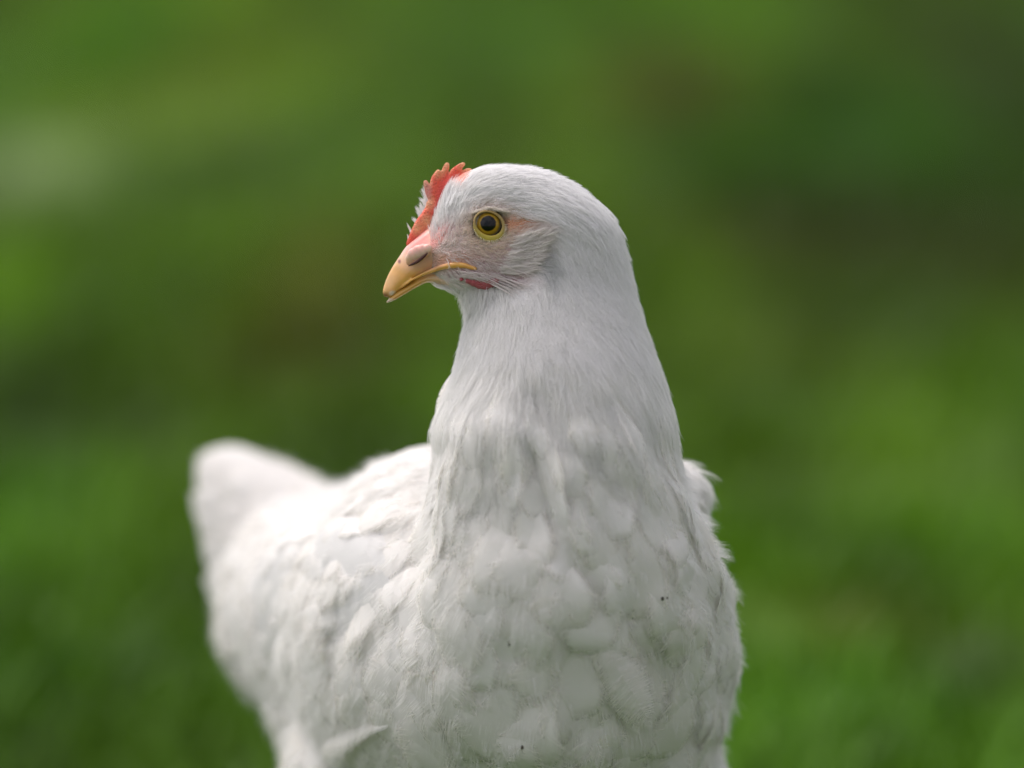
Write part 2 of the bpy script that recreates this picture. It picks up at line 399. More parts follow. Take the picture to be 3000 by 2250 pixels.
def feather_cloud(surf, P, N, L, W, dirfun, parent, name, pointed=.2, lift=.0025, puff=.34, barbs=36, jit=.12, tint=None, matv=None, base_off=-.0012, liftvar=.5, rad=.00013, card=.86, tipdrop=0.0, relief=1.0):
    n = len(P)
    jt = RNG.normal(0, jit, n)
    C, Nn = walk(surf, P, N, L, 5, dirfun, jt)
    # resample centre lines at SV
    t = SV * 5; i0 = np.clip(np.floor(t).astype(int), 0, 4); f = (t - i0)[None, :, None]
    Cs = C[:, i0] * (1 - f) + C[:, i0 + 1] * f; Ns = unit(Nn[:, i0] * (1 - f) + Nn[:, i0 + 1] * f)
    relief = np.broadcast_to(relief, (n,)); lf = lift * relief * (1 + RNG.normal(0, liftvar, n)).clip(.55, 1.5)
    h = (base_off * relief)[:, None] + (lf[:, None]) * (1 - np.exp(-3.2 * SV))[None] * 1.05 - (lf * .35 + tipdrop * relief)[:, None] * SV[None] ** 4
    Cs = Cs + Ns * h[..., None]
    T = unit(np.gradient(Cs, axis=1)); S = unit(np.cross(Ns, T))
    pv = np.full(n, pointed) if np.isscalar(pointed) else pointed
    wp = width_profile(SV[None], pv[:, None]) * (W / 2)[:, None]
    twist = RNG.normal(0, .07, n)
    def F(s, v, extra=0.0):
        """s,v: (n,k) -> points"""
        x = np.interp(s, SV, np.arange(len(SV))); a = np.clip(np.floor(x).astype(int), 0, len(SV) - 2); g = (x - a)[..., None]
        ar = np.arange(n)[:, None]
        c = Cs[ar, a] * (1 - g) + Cs[ar, a + 1] * g; nn = unit(Ns[ar, a] * (1 - g) + Ns[ar, a + 1] * g); ss = unit(S[ar, a] * (1 - g) + S[ar, a + 1] * g)
        tt = T[ar, a]
        w = wp[ar, a] * (1 - g[..., 0]) + wp[ar, a + 1] * g[..., 0]
        over = np.clip(s - 1, 0, 1)[..., None] * L[:, None, None]
        drop = -(puff * relief[:, None] * W[:, None] * .5) * (v ** 2) * (w / (W[:, None] / 2 + 1e-9)) + twist[:, None] * v * w
        return c + tt * over + ss * (v * w)[..., None] + nn * (drop + extra)[..., None]
    va = np.array([-1, -.84, -.55, 0, .55, .84, 1.0]) * card
    s_ = np.repeat(SV * (.93 if card < 1 else 1), 7)[None].repeat(n, 0); v_ = np.tile(va, len(SV))[None].repeat(n, 0)
    V = F(s_, v_)
    m = 7 * len(SV)
    q = [(r * 7 + c, r * 7 + c + 1, (r + 1) * 7 + c + 1, (r + 1) * 7 + c) for r in range(len(SV) - 1) for c in range(6)]
    Fq = (np.array(q)[None] + (np.arange(n) * m)[:, None, None]).reshape(-1, 4)
    me = mesh_np(name, V.reshape(-1, 3), Fq)
    if tint is None: tint = np.tile(np.array(WHITE), (n, 1))
    set_col(me, 'tint', np.repeat(tint, m, 0))
    set_edge(me, np.tile(np.minimum((1 - np.abs(v_[0] / card)) * 2.0, (1 - s_[0] / s_[0].max()) * 4.0), n))
    o = link(name, me, matv or M_vane, parent)
    if barbs:
        k = barbs
        s0 = RNG.uniform(.25, .97, (n, k)) ** .7; sg = np.where(RNG.random((n, k)) < .5, -1, 1)
        reach = RNG.uniform(.92, 1.14, (n, k)); ds = RNG.uniform(.10, .24, (n, k)) * (1 - s0 * .45)
        u = np.linspace(0, 1, 4); v0 = RNG.uniform(.3, .8, (n, k))
        Q = []
        for uu in u:
            s = s0 + ds * uu; v = sg * (v0 + (reach - v0) * uu ** .8)
            vv = np.where(s > .97, v * .9, v)
            Q.append(F(np.minimum(s, 1.08), vv, .00005 + .0005 * uu * RNG.random((n, k))))
        Q = np.stack(Q, 2).reshape(n * k, 4, 3)
        rr = np.tile(np.array([.9, 1, .8, .25]) * rad, (n * k, 1))
        cu = curves_np(name + "_barbs", Q, rr, np.repeat(tint, k, 0))
        link("barbs", cu, M_down, o)
    return o

# ------------------------------------------------------------------ skin colour of the body (bare face pink, the rest hidden by feathers)
V, T = mesh_arrays(body_me)
px, py, w = back(V)
skin = np.tile(np.array((.84, .81, .73)), (len(V), 1))
def blob(px, py, cx, cy, rx, ry, soft=.35, rot=0):
    c, s = math.cos(rot), math.sin(rot); dx, dy = px - cx, py - cy
    d = np.sqrt(((dx * c + dy * s) / rx) ** 2 + ((-dx * s + dy * c) / ry) ** 2)
    return np.clip((1 + soft - d) / (2 * soft), 0, 1)[:, None]
def mixc(c, m, col): return c * (1 - m) + m * np.array(col)
PINKS = [((1400, 715, 175, 130), (.52, .40, .39)), ((1290, 740, 90, 60), (.60, .46, .41)), ((1345, 765, 90, 24), (.66, .36, .26)), ((1420, 800, 110, 45), (.52, .36, .37)), ((1520, 750, 85, 90), (.62, .46, .47)),
         ((1440, 664, 78, 66), (.55, .43, .33)), ((1522, 654, 54, 22), (.66, .32, .20)), ((1280, 635, 36, 60), (.80, .20, .18)), ((1262, 700, 34, 26), (.72, .34, .30)), ((1590, 760, 30, 60), (.55, .55, .52)), ((1352, 522, 46, 34), (.86, .34, .26))]
for (b_, c_) in PINKS: skin = mixc(skin, blob(px, py, *b_), c_)
set_col(body_me, 'tint', skin)
body = link("body", body_me, M_skin, hen)

surf = Surf(body_me)
NECK_TOP = 960.0

# feathers of breast, neck, back
P, N = surf.sample(26000)
px, py, w = back(P)
size = idw(P, cpP, cpL, 3)
up = N[:, 2]
ok = (py > 800 + 60 * (px < 1600)) | (px > 1745)
ok &= ~((px < 1640) & (py < 900))
P, N, size = P[ok], N[ok], size[ok]
sp = np.clip(size[:, 1] * .54, .0040, .0104)
k = thin(P, sp)
P, N, size = P[k], N[k], size[k]
px, py, w = back(P)
print("feathers", len(P))
pointed = np.clip((1500 - py) / 500, 0.0, .6)
cream = np.array((.80, .76, .66)); gray = np.array((.84, .84, .84))
f = RNG.random(len(P))[:, None]
tint = np.array(WHITE) * (1 - .22 * f) + cream * (.22 * f)
nk = py < 1400
relief_ = np.clip((py - 900) / 750, .3, 1) * RNG.uniform(.8, 1.15, len(P)); relief_ = np.where(px < 1150, relief_ * .75, relief_)
def sub(m, **kw):
    return feather_cloud(surf, P[m], N[m], size[m, 0] * RNG.uniform(.95, 1.5, m.sum()), size[m, 1] * RNG.uniform(1.3, 1.75, m.sum()), flow, body, tint=tint[m], pointed=pointed[m], **kw)
sub(nk & (py < 1150), name="neck_feathers", lift=.0009, puff=.12, barbs=70, jit=.10, rad=.00010)
sub(~(nk & (py < 1150)), name="body_feathers", base_off=-.0010, relief=relief_[~(nk & (py < 1150))], tipdrop=.0003, card=1.0, lift=.0033, puff=.14, barbs=40, jit=.15, liftvar=.3, rad=.00007)

# wings
for sd in (-1, 1):
    wme = wing_mass(sd)
    VV, TT = mesh_arrays(wme); set_col(wme, 'tint', np.tile((.82, .81, .79), (len(VV), 1)))
    wo_ = link("wing", wme, M_feather, hen)
    ws = Surf(wme)
    Pw, Nw = ws.sample(4000)
    m = (Nw @ np.array(SIDE)) * sd > .05
    Pw, Nw = Pw[m], Nw[m]
    fr = (Pw - np.array(bc)) @ np.array(FWD)            # forward coordinate
    kk = thin(Pw, np.interp(fr, [-.15, .05], [.0125, .0085])); Pw, Nw, fr = Pw[kk], Nw[kk], fr[kk]
    Lw = np.interp(fr, [-.15, -.03, .06], [.052, .040, .024]) * RNG.uniform(.9, 1.1, len(fr)); Ww = np.interp(fr, [-.15, .06], [.016, .015])
    dw = -np.array(FWD) * .8 + np.array((0, 0, -.55)) + np.array(EX) * 0
    feather_cloud(ws, Pw, Nw, Lw, Ww, lambda p, dw=dw: np.tile(dw, (len(p), 1)), wo_, "coverts", pointed=.25, lift=.0020, puff=.18, tipdrop=.002, card=.97, barbs=70, jit=.08)

# ------------------------------------------------------------------ fur-like feathers of head and upper neck
def fur(name, parent, P, N, L, per, spread, dirfun, tint, lift=.0008, rad=.00010, clump=.75, jit=.12, steps=4, bend=None):
    n = len(P)
    C, Nn = walk(surf, P, N, L, steps, dirfun, RNG.normal(0, jit, n))
    u = np.linspace(0, 1, steps + 1)
    lf = lift * RNG.uniform(.3, 1.8, n)
    C = C + Nn * (lf[:, None] * (u ** 1.2)[None] + .00005)[..., None]
    T0 = unit(C[:, 1] - C[:, 0]); S0 = unit(np.cross(N, T0))
    a = RNG.normal(0, 1, (n, per)) * spread; b = RNG.uniform(-1, 1, (n, per)) * (L[:, None] * .25)
    hgt = RNG.uniform(0, 1, (n, per)) * lift * .6
    off = S0[:, None] * a[..., None] + T0[:, None] * b[..., None]
    e = RNG.normal(0, 1, (n, per, 3)) * .0004
    Q = C[:, None] + off[:, :, None] * (1 - clump * u ** 1.5)[None, None, :, None] + Nn[:, None] * (hgt[..., None] * u)[..., None] + e[:, :, None] * (u ** 2)[None, None, :, None]
    # keep each root in the skin
    sc = RNG.uniform(.65, 1.0, (n, per))[..., None, None]
    Q = Q[:, :, :1] + (Q - Q[:, :, :1]) * sc
    Q = Q.reshape(n * per, steps + 1, 3)
    prof = np.interp(u, [0, .3, 1], [1, 1, .2]) * rad
    rr = prof[None] * RNG.uniform(.7, 1.2, (n * per, 1))
    cu = curves_np(name, Q, rr, np.repeat(tint, per, 0) * RNG.uniform(.94, 1.04, (n * per, 1)))
    return link(name, cu, M_down, parent)

P, N = surf.sample(420000)
px, py, w = back(P)
reg = (py < 1010) & (px > 1180)
P, N, px, py, w = (a[reg] for a in (P, N, px, py, w))
eye_d = np.hypot((px - 1436) / 56, (py - 664) / 50)
def g(cx, cy, rx, ry, rot=0): return blob(px, py, cx, cy, rx, ry, .3, rot)[:, 0]
face = np.maximum.reduce([g(1390, 735, 160, 85), g(1330, 790, 110, 40), g(1440, 680, 95, 85), g(1430, 800, 120, 40), g(1520, 720, 70, 70), g(1555, 655, 60, 22)])
comb_zone = g(1285, 640, 26, 90, R(22)) * 0 + g(1225, 735, 55, 60)
cov = np.clip(1 - face * .60, 0.2, 1)
lip = np.interp(px, [1250, 1290, 1315, 1340, 1362, 1380, 1393], [796, 784, 778, 776, 778, 783, 787])
nosk = ((px < 1388) & (abs(py - lip) < 9) & (px > 1250) & (w < 0)) | ((px < 1388 - (py - 490) * .55) & (py < 560)) | (g(1215, 755, 75, 55) > .3) | (eye_d < 1.05) | ((px < 1290) & (py > 735) & (py < 800)) | (g(1530, 650, 36, 9, R(-8)) > .4) | (g(1425, 825, 55, 18, R(12)) > .4)
spf = np.where(face > .4, .00125, .0013)
keep = (~nosk) & (RNG.random(len(P)) < cov)
P, N, px, py, w, face, eye_d = (a[keep] for a in (P, N, px, py, w, face, eye_d))
kk = thin(P, np.full(len(P), .00105))
P, N, px, py, w, face, eye_d = (a[kk] for a in (P, N, px, py, w, face, eye_d))
print("guides", len(P))
L = np.interp(py, [480, 600, 800, 1000], [.0085, .0095, .0120, .0160]) * np.where(px > 1650, 1.25, 1)
L = L * (1 - .62 * face)
L = np.where(eye_d < 1.7, np.minimum(L, .0022 + .003 * np.clip(eye_d - 1.05, 0, 1)), L)
ear = blob(px, py, 1560, 705, 50, 50)[:, 0]; L = L * (1 - ear) + .0085 * ear
L = L * np.where((px < 1345) & (py < 720), .75, 1) * RNG.uniform(.75, 1.2, len(L))
tint = np.tile(np.array((.92, .91, .90)), (len(P), 1))
tint = mixc(tint, (face * .6)[:, None], (.80, .69, .66)); tint = mixc(tint, blob(px, py, 1440, 690, 95, 60) * .45, (.80, .62, .38)); tint = mixc(tint, blob(px, py, 1588, 775, 24, 50) * .5, (.55, .56, .55))
dens = face < .5
fur("head_feathers", body, P[dens], N[dens], L[dens], 16, .0009, flow_f, tint[dens], lift=.0009, rad=.00009, clump=.30, jit=.08)
fur("face_bristles", body, P[~dens], N[~dens], L[~dens], 7, .0006, flow_f, tint[~dens], lift=.0010, rad=.00007, clump=.5, jit=.2)

# long soft plumes running down the neck on to the breast
P, N = surf.sample(120000)
px, py, w = back(P)
ok = (py > 820) & (py < 1500) & (RNG.random(len(P)) < np.clip((1500 - py) / 300, 0, 1)) & (px > 1150)
P, N, px, py = (a[ok] for a in (P, N, px, py))
kk = thin(P, np.interp(py, [850, 1400], [.0022, .0034])); P, N, px, py = (a[kk] for a in (P, N, px, py))
L = np.interp(py, [850, 1100, 1400], [.015, .020, .018]) * RNG.uniform(.8, 1.2, len(P)); print("neck guides", len(P))
fur("neck_plumes", body, P, N, L, 36, .0014, flow, np.tile(np.array((.91, .90, .88)), (len(P), 1)), lift=.0009, rad=.00011, clump=.10, jit=.14, steps=5)
P, N = surf.sample(60000)
px, py, w = back(P); ok = (py > 1350); P, N = P[ok], N[ok]
kk = thin(P, np.full(len(P), .0048)); P, N = P[kk], N[kk]
L = RNG.uniform(.007, .013, len(P)); print("down guides", len(P))
fur("breast_down", body, P, N, L, 26, .0022, flow, np.tile(np.array((.91, .90, .88)), (len(P), 1)), lift=.0036, rad=.00006, clump=.1, jit=.3, steps=4)

EYEP = Vector(CAM)
def near_w(px_, py_):
    """depth of the skin seen at this place"""
    q = Vector(tuple(at(px_, py_, 0))); d = (q - EYEP).normalized(); h = surf.bvh.ray_cast(EYEP, d)
    return float(back(np.array(h[0]))[2]) if h[0] is not None else 0.0

# ------------------------------------------------------------------ eye
ec = at(1432, 659, -.0117); ER = .0075
def sphere_me(name, c, r, seg=48):
    p = Parts(); p.ellipsoid(c, r if hasattr(r, '__len__') else (r, r, r), None, seg); return p.plain(name)
eme = sphere_me("eyeball", (0, 0, 0), ER, 64)
m_eye, nt, b = new_mat("eye_iris")
tc = nt.nodes.new('ShaderNodeTexCoord'); sx = nt.nodes.new('ShaderNodeSeparateXYZ'); nt.links.new(tc.outputs['Object'], sx.inputs[0])
ln = nt.nodes.new('ShaderNodeVectorMath'); ln.operation = 'LENGTH'
cx = nt.nodes.new('ShaderNodeCombineXYZ'); nt.links.new(sx.outputs[0], cx.inputs[0]); nt.links.new(sx.outputs[1], cx.inputs[1]); nt.links.new(cx.outputs[0], ln.inputs[0])
dv = nt.nodes.new('ShaderNodeMath'); dv.operation = 'DIVIDE'; dv.inputs[1].default_value = ER; nt.links.new(ln.outputs['Value'], dv.inputs[0])
no = nt.nodes.new('ShaderNodeTexNoise'); no.inputs['Scale'].default_value = 900; nt.links.new(tc.outputs['Object'], no.inputs['Vector'])
ma = nt.nodes.new('ShaderNodeMath'); ma.operation = 'MULTIPLY_ADD'; ma.inputs[1].default_value = .06; nt.links.new(no.outputs['Fac'], ma.inputs[0]); nt.links.new(dv.outputs[0], ma.inputs[2])
cr = nt.nodes.new('ShaderNodeValToRGB'); nt.links.new(ma.outputs[0], cr.inputs[0])
e = cr.color_ramp.elements; e[0].position = 0; e[0].color = (.001, .001, .001, 1); e[1].position = 1; e[1].color = (.02, .015, .01, 1)
for p_, c_ in ((.420, (.001, .001, .001)), (.445, (.10, .050, .004)), (.48, (.40, .235, .010)), (.57, (.32, .185, .014)), (.635, (.22, .13, .012)), (.67, (.12, .10, .06)), (.71, (.12, .10, .06)), (.74, (.015, .009, .004))):
    x = e.new(p_); x.color = (*c_, 1)
nt.links.new(cr.outputs[0], b.inputs['Base Color']); b.inputs['Roughness'].default_value = .5; b.inputs['Specular IOR Level'].default_value = .1; b.inputs['Coat Weight'].default_value = .6; b.inputs['Coat Roughness'].default_value = .02; b.inputs['Coat IOR'].default_value = 1.45
eye = bpy.data.objects.new("eye", eme); COL.objects.link(eye); eme.materials.append(m_eye)
look = Vector(tuple(vdir((-.03, .05, -1)))); eye.rotation_mode = 'QUATERNION'
eye.location = ec; eye.rotation_quaternion = look.to_track_quat('Z', 'Y'); bpy.context.view_layer.update()
eye.parent = hen; eye.matrix_parent_inverse = hen.matrix_world.inverted()
eye2 = eye.copy(); COL.objects.link(eye2); eye2.location = at(1440, 659, .0117); eye2.rotation_quaternion = Vector(tuple(vdir((-.03, .05, 1)))).to_track_quat('Z', 'Y'); eye2.parent = hen; eye2.matrix_parent_inverse = hen.matrix_world.inverted()

# eyelid: a fleshy ring, thicker and yellow below
def eyelid(sgn):
    rings = []; cols = []
    n = 64; k = 12
    for i in range(n):
        a = 2 * math.pi * i / n
        ca, sa = math.cos(a), math.sin(a)
        low = np.clip(-sa, 0, 1)
        rx, ry = 38.5, 33.5
        cxp, cyp = 1432, 656
        wd = 3.5 + 6.0 * low ** 1.2 + 1.5 * np.clip(ca, 0, 1)         # half-width of the lid in px
        ring = []
        for j in range(k):
            t = 2 * math.pi * j / k
            rr_x = rx + wd + wd * math.cos(t); rr_y = ry + wd + wd * math.cos(t)
            h = math.sin(t) * .0006
            d0 = .0184 - .00002 * (rr_x - rx)
            skew = -ca * sa * 0
            ring.append(tuple(at(cxp + rr_x * ca, cyp - rr_y * sa + (6 * ca), sgn * (d0 + h))))
            f = low
            inner = (math.cos(t) < -.1)
            cols.append(np.array((.45, .36, .05)) * (.25 + .75 * f) + np.array((.36, .24, .12)) * .75 * (1 - f))
        rings.append(ring)
    Vv = [p for r in rings for p in r]
    F = [(i * k + j, i * k + (j + 1) % k, ((i + 1) % n) * k + (j + 1) % k, ((i + 1) % n) * k + j) for i in range(n) for j in range(k)]
    me = mesh_np("eyelid", Vv, F); bm = bmesh.new(); bm.from_mesh(me); bmesh.ops.recalc_face_normals(bm, faces=bm.faces); bm.to_mesh(me); bm.free()
    set_col(me, 'tint', np.array(cols)); return link("eyelid", me, M_lid, hen)
lid = eyelid(-1); eyelid(1)
# bristles along the lower lid
Q = []
for i in range(30):
    a = R(-150 + i * 5.3 + random.uniform(-1.3, 1.3)); r0 = 1.0
    low = max(0, -math.sin(a)); wd = 3.5 + 6 * low ** 1.2 + 1.5 * max(0, math.cos(a))
    x0 = 1432 + (38.5 + wd * 1.6) * math.cos(a); y0 = 656 - (33.5 + wd * 1.6) * math.sin(a) + 6 * math.cos(a)
    ln_ = random.uniform(5, 10); dx, dy = math.cos(a) * .7 + .35, -math.sin(a)
    q = [at(x0 + dx * ln_ * t, y0 + dy * ln_ * t, -.0188 - .0006 * math.sin(t * 3)) for t in (-.35, .2, .6, 1)]
    Q.append(q)
Q = np.array(Q); cu = curves_np("eyelashes", Q, np.tile(np.array([1, 1, .8, .3]) * .00014, (len(Q), 1)), np.tile((.85, .80, .62), (len(Q), 1)))
link("eyelashes", cu, M_down, lid)

# ------------------------------------------------------------------ beak
def beak_rings(rows, k=22, sharp=.72):
    rows = np.array(rows, float); t = np.linspace(0, len(rows) - 1, (len(rows) - 1) * 5 + 1)
    q = np.stack([catmull(rows[:, i], t) for i in range(rows.shape[1])], 1); out = []
    for rx, ry, tx, ty, hw in q:
        ring = []
        for j in range(k):
            a = 2 * math.pi * j / k; u = .5 - .5 * math.cos(a)                # 0 ridge, 1 tomium
            wdt = hw * abs(math.sin(a)) ** sharp * (.45 + .62 * u) * (1 if math.sin(a) > 0 else -1)
            ring.append(tuple(at(rx + (tx - rx) * u, ry + (ty - ry) * u, wdt)))
        out.append(ring)
    return out
b_ = Parts()
b_.rings(beak_rings([(1262, 660, 1400, 792, .0145), (1222, 693, 1352, 783, .0128), (1190, 722, 1305, 787, .0102), (1168, 754, 1262, 798, .0082), (1149, 783, 1226, 813, .0064),
                     (1134, 812, 1197, 834, .0049), (1124, 840, 1169, 853, .0035), (1121, 857, 1150, 867, .0023), (1124, 868, 1137, 872, .0008)]))
for sgn in (-1, 1):         # fleshy flap over each nostril
    for x, y, r_, d_ in ((1198, 768, .0014, .0072), (1204, 756, .0024, .0072), (1214, 746, .0030, .0078), (1228, 739, .0032, .0085), (1242, 733, .0028, .0095), (1254, 728, .0020, .0108)):
        b_.ellipsoid(at(x, y, sgn * d_), (r_, r_ * .7, r_), None, 20)
    gp = [(1158, 858), (1180, 845), (1205, 826), (1235, 810), (1262, 799), (1290, 789), (1315, 783), (1340, 781), (1362, 783), (1380, 788), (1393, 792)]      # yellow lip back to the corner of the mouth
    gd = [.0020, .0036, .0052, .0068, .0082, .0098, .0118, .0138, .0152, .0161, .0165]
    for i_ in range(len(gp) - 1):
        for t_ in np.linspace(0, 1, 8):
            x, y, d_ = (a0 + (a1 - a0) * t_ for a0, a1 in zip((*gp[i_], gd[i_]), (*gp[i_ + 1], gd[i_ + 1])))
            d_ = max(d_, -near_w(x, y - 5)) if x > 1262 else d_; r_ = np.interp(i_ + t_, [0, 3, 5, 7, 10], [.0003, .0007, .0012, .0014, .0008]); b_.ellipsoid(at(x, y - 5, sgn * d_), (r_, r_ * .9, r_), None, 14)
ub = b_.fuse("upper_beak", .00035, 9)
Vb, _ = mesh_arrays(ub); bx, by, bw = back(Vb)
c = np.tile(np.array((.72, .38, .10)), (len(Vb), 1))
c = mixc(c, blob(bx, by, 1225, 720, 75, 55, .6), (.80, .56, .46))
c = mixc(c, blob(bx, by, 1228, 700, 44, 26, .6, R(-40)), (.76, .29, .25))
c = mixc(c, blob(bx, by, 1290, 770, 60, 20, .7, R(-10)), (.68, .34, .20))
c = mixc(c, blob(bx, by, 1360, 778, 60, 14, .5) * .8, (.72, .36, .08))
c = mixc(c, blob(bx, by, 1270, 800, 90, 9, .7, R(-18)) * .8, (.66, .38, .06))
c = mixc(c, blob(bx, by, 1140, 825, 14, 30, .9, R(25)) * .6, (.80, .50, .26))
c = mixc(c, blob(bx, by, 1127, 866, 12, 9, .6) * .85, (.22, .11, .06))
c = mixc(c, blob(bx, by, 1170, 766, 4, 6, .5), (.28, .10, .10))
c = mixc(c, blob(bx, by, 1150, 860, 9, 8, .5) * .7, (.72, .66, .60))
c *= (1 + .10 * np.array([noise.noise(Vector(p) * 380) for p in Vb]))[:, None]
set_col(ub, 'tint', np.clip(c, 0, 1)); upper = link("upper_beak", ub, M_beak, hen)
b_ = Parts()
b_.rings(beak_rings([(1392, 776, 1400, 850, .0125), (1345, 774, 1345, 845, .0115), (1300, 778, 1298, 836, .0096), (1262, 788, 1255, 828, .0078), (1226, 803, 1217, 844, .0060), (1198, 822, 1188, 861, .0045),
                     (1170, 843, 1160, 877, .0032), (1150, 860, 1145, 884, .0021), (1135, 880, 1131, 888, .0007)], sharp=.6))
lb = b_.fuse("lower_beak", .00035, 4)
Vb, _ = mesh_arrays(lb); bx, by, bw = back(Vb)
c = np.tile(np.array((.50, .27, .045)), (len(Vb), 1)); c = mixc(c, blob(bx, by, 1330, 800, 70, 40, .6), (.62, .45, .30)); c = mixc(c, blob(bx, by, 1140, 882, 18, 7, .6), (.55, .47, .34))
set_col(lb, 'tint', c); link("lower_beak", lb, M_beak, hen)
# nostril: a fleshy flap over a dark slit, on both sides
for sgn in (-1, 1):
    s_ = Parts(); sp_ = [(1197, 779), (1208, 774), (1222, 767), (1236, 757), (1246, 748), (1253, 741)]; sd_ = [.0080, .0092, .0097, .0103, .0110, .0116]
    s_.tube([at(x, y, sgn * d_) for (x, y), d_ in zip(sp_, sd_)], [.0002, .0005, .0006, .0006, .0005, .0002], 12)
    sm = s_.plain("nostril"); set_col(sm, 'tint', np.tile((.06, .012, .008), (len(sm.vertices), 1))); link("nostril", sm, M_lid, upper)

# ------------------------------------------------------------------ comb
cb = Parts()
def lobe(pts, rads, flat=.55, w0=0.0):
    P_ = []; Rr = []
    pts = np.array(pts, float); t = np.linspace(0, len(pts) - 1, (len(pts) - 1) * 4 + 1)
    xs, ys, rs = catmull(pts[:, 0], t), catmull(pts[:, 1], t), catmull(rads, t)
    for x, y, r_ in zip(xs, ys, rs):
        r_ *= 1.0; cb.ellipsoid(at(x, y, w0), (r_ * PX, max(r_ * PX * flat, .0009), r_ * PX), None, 18)
lobe([(1199, 713), (1216, 688), (1234, 658), (1252, 634), (1266, 606)], [10, 16, 20, 20, 18], .62)           # front ridge
lobe([(1235, 695), (1258, 665), (1275, 630), (1287, 590), (1300, 550)], [14, 19, 20, 20, 18], .5)
lobe([(1267, 625), (1258, 605), (1256, 595)], [10, 9.5, 8], .8, -.0006)          # small point
lobe([(1275, 600), (1258, 570), (1250, 545), (1247, 534)], [12, 11, 9.5, 7], .62)
lobe([(1290, 590), (1276, 550), (1275, 525), (1284, 504)], [14, 15, 13, 8], .62, -.0005)
lobe([(1295, 560), (1299, 520), (1306, 495), (1310, 483)], [12, 11.5, 10.5, 7.5], .6, .0004)
lobe([(1305, 560), (1325, 525), (1332, 505), (1350, 486), (1358, 481)], [13, 15, 14, 8.5, 6], .55, -.0004)
lobe([(1330, 550), (1352, 525), (1366, 508), (1375, 503)], [17, 17, 14, 11], .5, .0002)
lobe([(1350, 530), (1372, 515)], [12, 9], .5)
cm = cb.fuse("comb", .00038, 5)
Vc, _ = mesh_arrays(cm); cxp, cyp, cw = back(Vc)
c = np.tile(np.array((.88, .14, .085)), (len(Vc), 1))
c = mixc(c, blob(cxp, cyp, 1300, 595, 22, 70, .6, R(15)), (.80, .09, .09))
c = mixc(c, blob(cxp, cyp, 1245, 685, 40, 14, .6, R(-42)), (.72, .12, .13))
for (x, y) in ((1256, 593), (1247, 536), (1286, 502), (1310, 484), (1358, 482), (1376, 502), (1225, 672), (1250, 648)):
    c = mixc(c, blob(cxp, cyp, x, y, 14, 17, .8) * .9, (.92, .46, .24))
c = mixc(c, blob(cxp, cyp, 1250, 560, 14, 30, .5) * .6, (.70, .36, .34))
pores = np.array([noise.noise(Vector(p) * 1400) for p in Vc]); c = mixc(c, np.clip((pores - .35) * 3, 0, .5)[:, None], (.45, .10, .08))
set_col(cm, 'tint', c); link("comb", cm, M_comb, hen)
# feathers of the far brow, standing up behind the comb, and loose ones over its foot
def on(rows, lift0=.0004, lift1=.0012):
    return [(x0, y0, x1, y1, near_w(x0, y0) - lift0, near_w(x1, y1) - lift1, b_) for (x0, y0, x1, y1, b_) in rows]
def tuft(name, rows, per, parent, spread, rad=.00011, tintc=(.9, .89, .88)):
    Q = []
    for (x0, y0, x1, y1, w0, w1, bow) in rows:
        for _ in range(per):
            ox, oy, ow = random.gauss(0, spread), random.gauss(0, spread), random.gauss(0, .0008); f_ = random.uniform(.7, 1.05)
            nx, ny = -(y1 - y0), (x1 - x0)
            l_ = [];
            ex, ey = random.gauss(0, spread * .5), random.gauss(0, spread * .5)
            for t in (0, .3, .6, .85, 1):
                tt = t * f_; bb = bow * 4 * tt * (1 - tt)
                l_.append(at(x0 + ox + (x1 + ex - x0 - ox) * tt + nx * bb, y0 + oy + (y1 + ey - y0 - oy) * tt + ny * bb, w0 + ow + (w1 - w0) * tt))
            Q.append(l_)
    Q = np.array(Q); cu = curves_np(name, Q, np.tile(np.array([1, 1, .9, .6, .2]) * rad, (len(Q), 1)), np.tile(tintc, (len(Q), 1)))
    return link(name, cu, M_down, parent)
tuft("forehead_feathers", [(1262, 640, 1238, 555, .004, .006, .06), (1258, 655, 1228, 600, .004, .006, .05), (1250, 670, 1218, 608, .004, .006, .04), (1245, 680, 1210, 640, .004, .006, .04),
                           (1270, 620, 1246, 540, .005, .007, .05), (1280, 600, 1252, 560, .004, .006, .05), (1264, 625, 1232, 580, .004, .007, .04), (1268, 600, 1240, 550, .006, .008, .05)], 70, body, 7)
tuft("stray_feathers", [(1205, 681, 1190, 652, .002, .003, .05), (1204, 683, 1194, 662, .002, .003, .05), (1198, 700, 1192, 686, .001, .002, .05), (1240, 622, 1229, 590, .004, .005, .04), (1233, 640, 1216, 606, .004, .006, .04)], 7, body, 1.5)
tuft("brow_feathers", [(1298, 660, 1300, 575, -.0085, -.0055, -.06), (1304, 640, 1322, 520, -.0090, -.0045, -.06), (1300, 690, 1285, 600, -.0085, -.0065, -.05), (1310, 610, 1345, 530, -.0100, -.0050, -.06),
                       (1320, 600, 1368, 512, -.0110, -.0050, -.05), (1295, 700, 1272, 640, -.0085, -.0068, -.04), (1312, 630, 1318, 548, -.0105, -.0055, -.05), 
                       (1300, 620, 1310, 540, -.0085, -.0045, -.06), (1345, 575, 1375, 528, -.0105, -.0060, -.04)], 50, body, 5.5, .00010)

rows = []
for (x0, y0, x1, y1) in [(1620, 535, 1697, 546), (1650, 540, 1732, 572), (1695, 570, 1770, 610), (1735, 600, 1812, 662), (1765, 625, 1836, 702), (1790, 690, 1850, 765), ]:
    for _ in range(3): rows.append((x0 + random.gauss(0, 8), y0 + random.gauss(0, 8), x1 + random.gauss(0, 5), y1 + random.gauss(0, 5), .006, .004, -.05))
tuft("nape_feathers", rows, 34, body, 4, .00009)

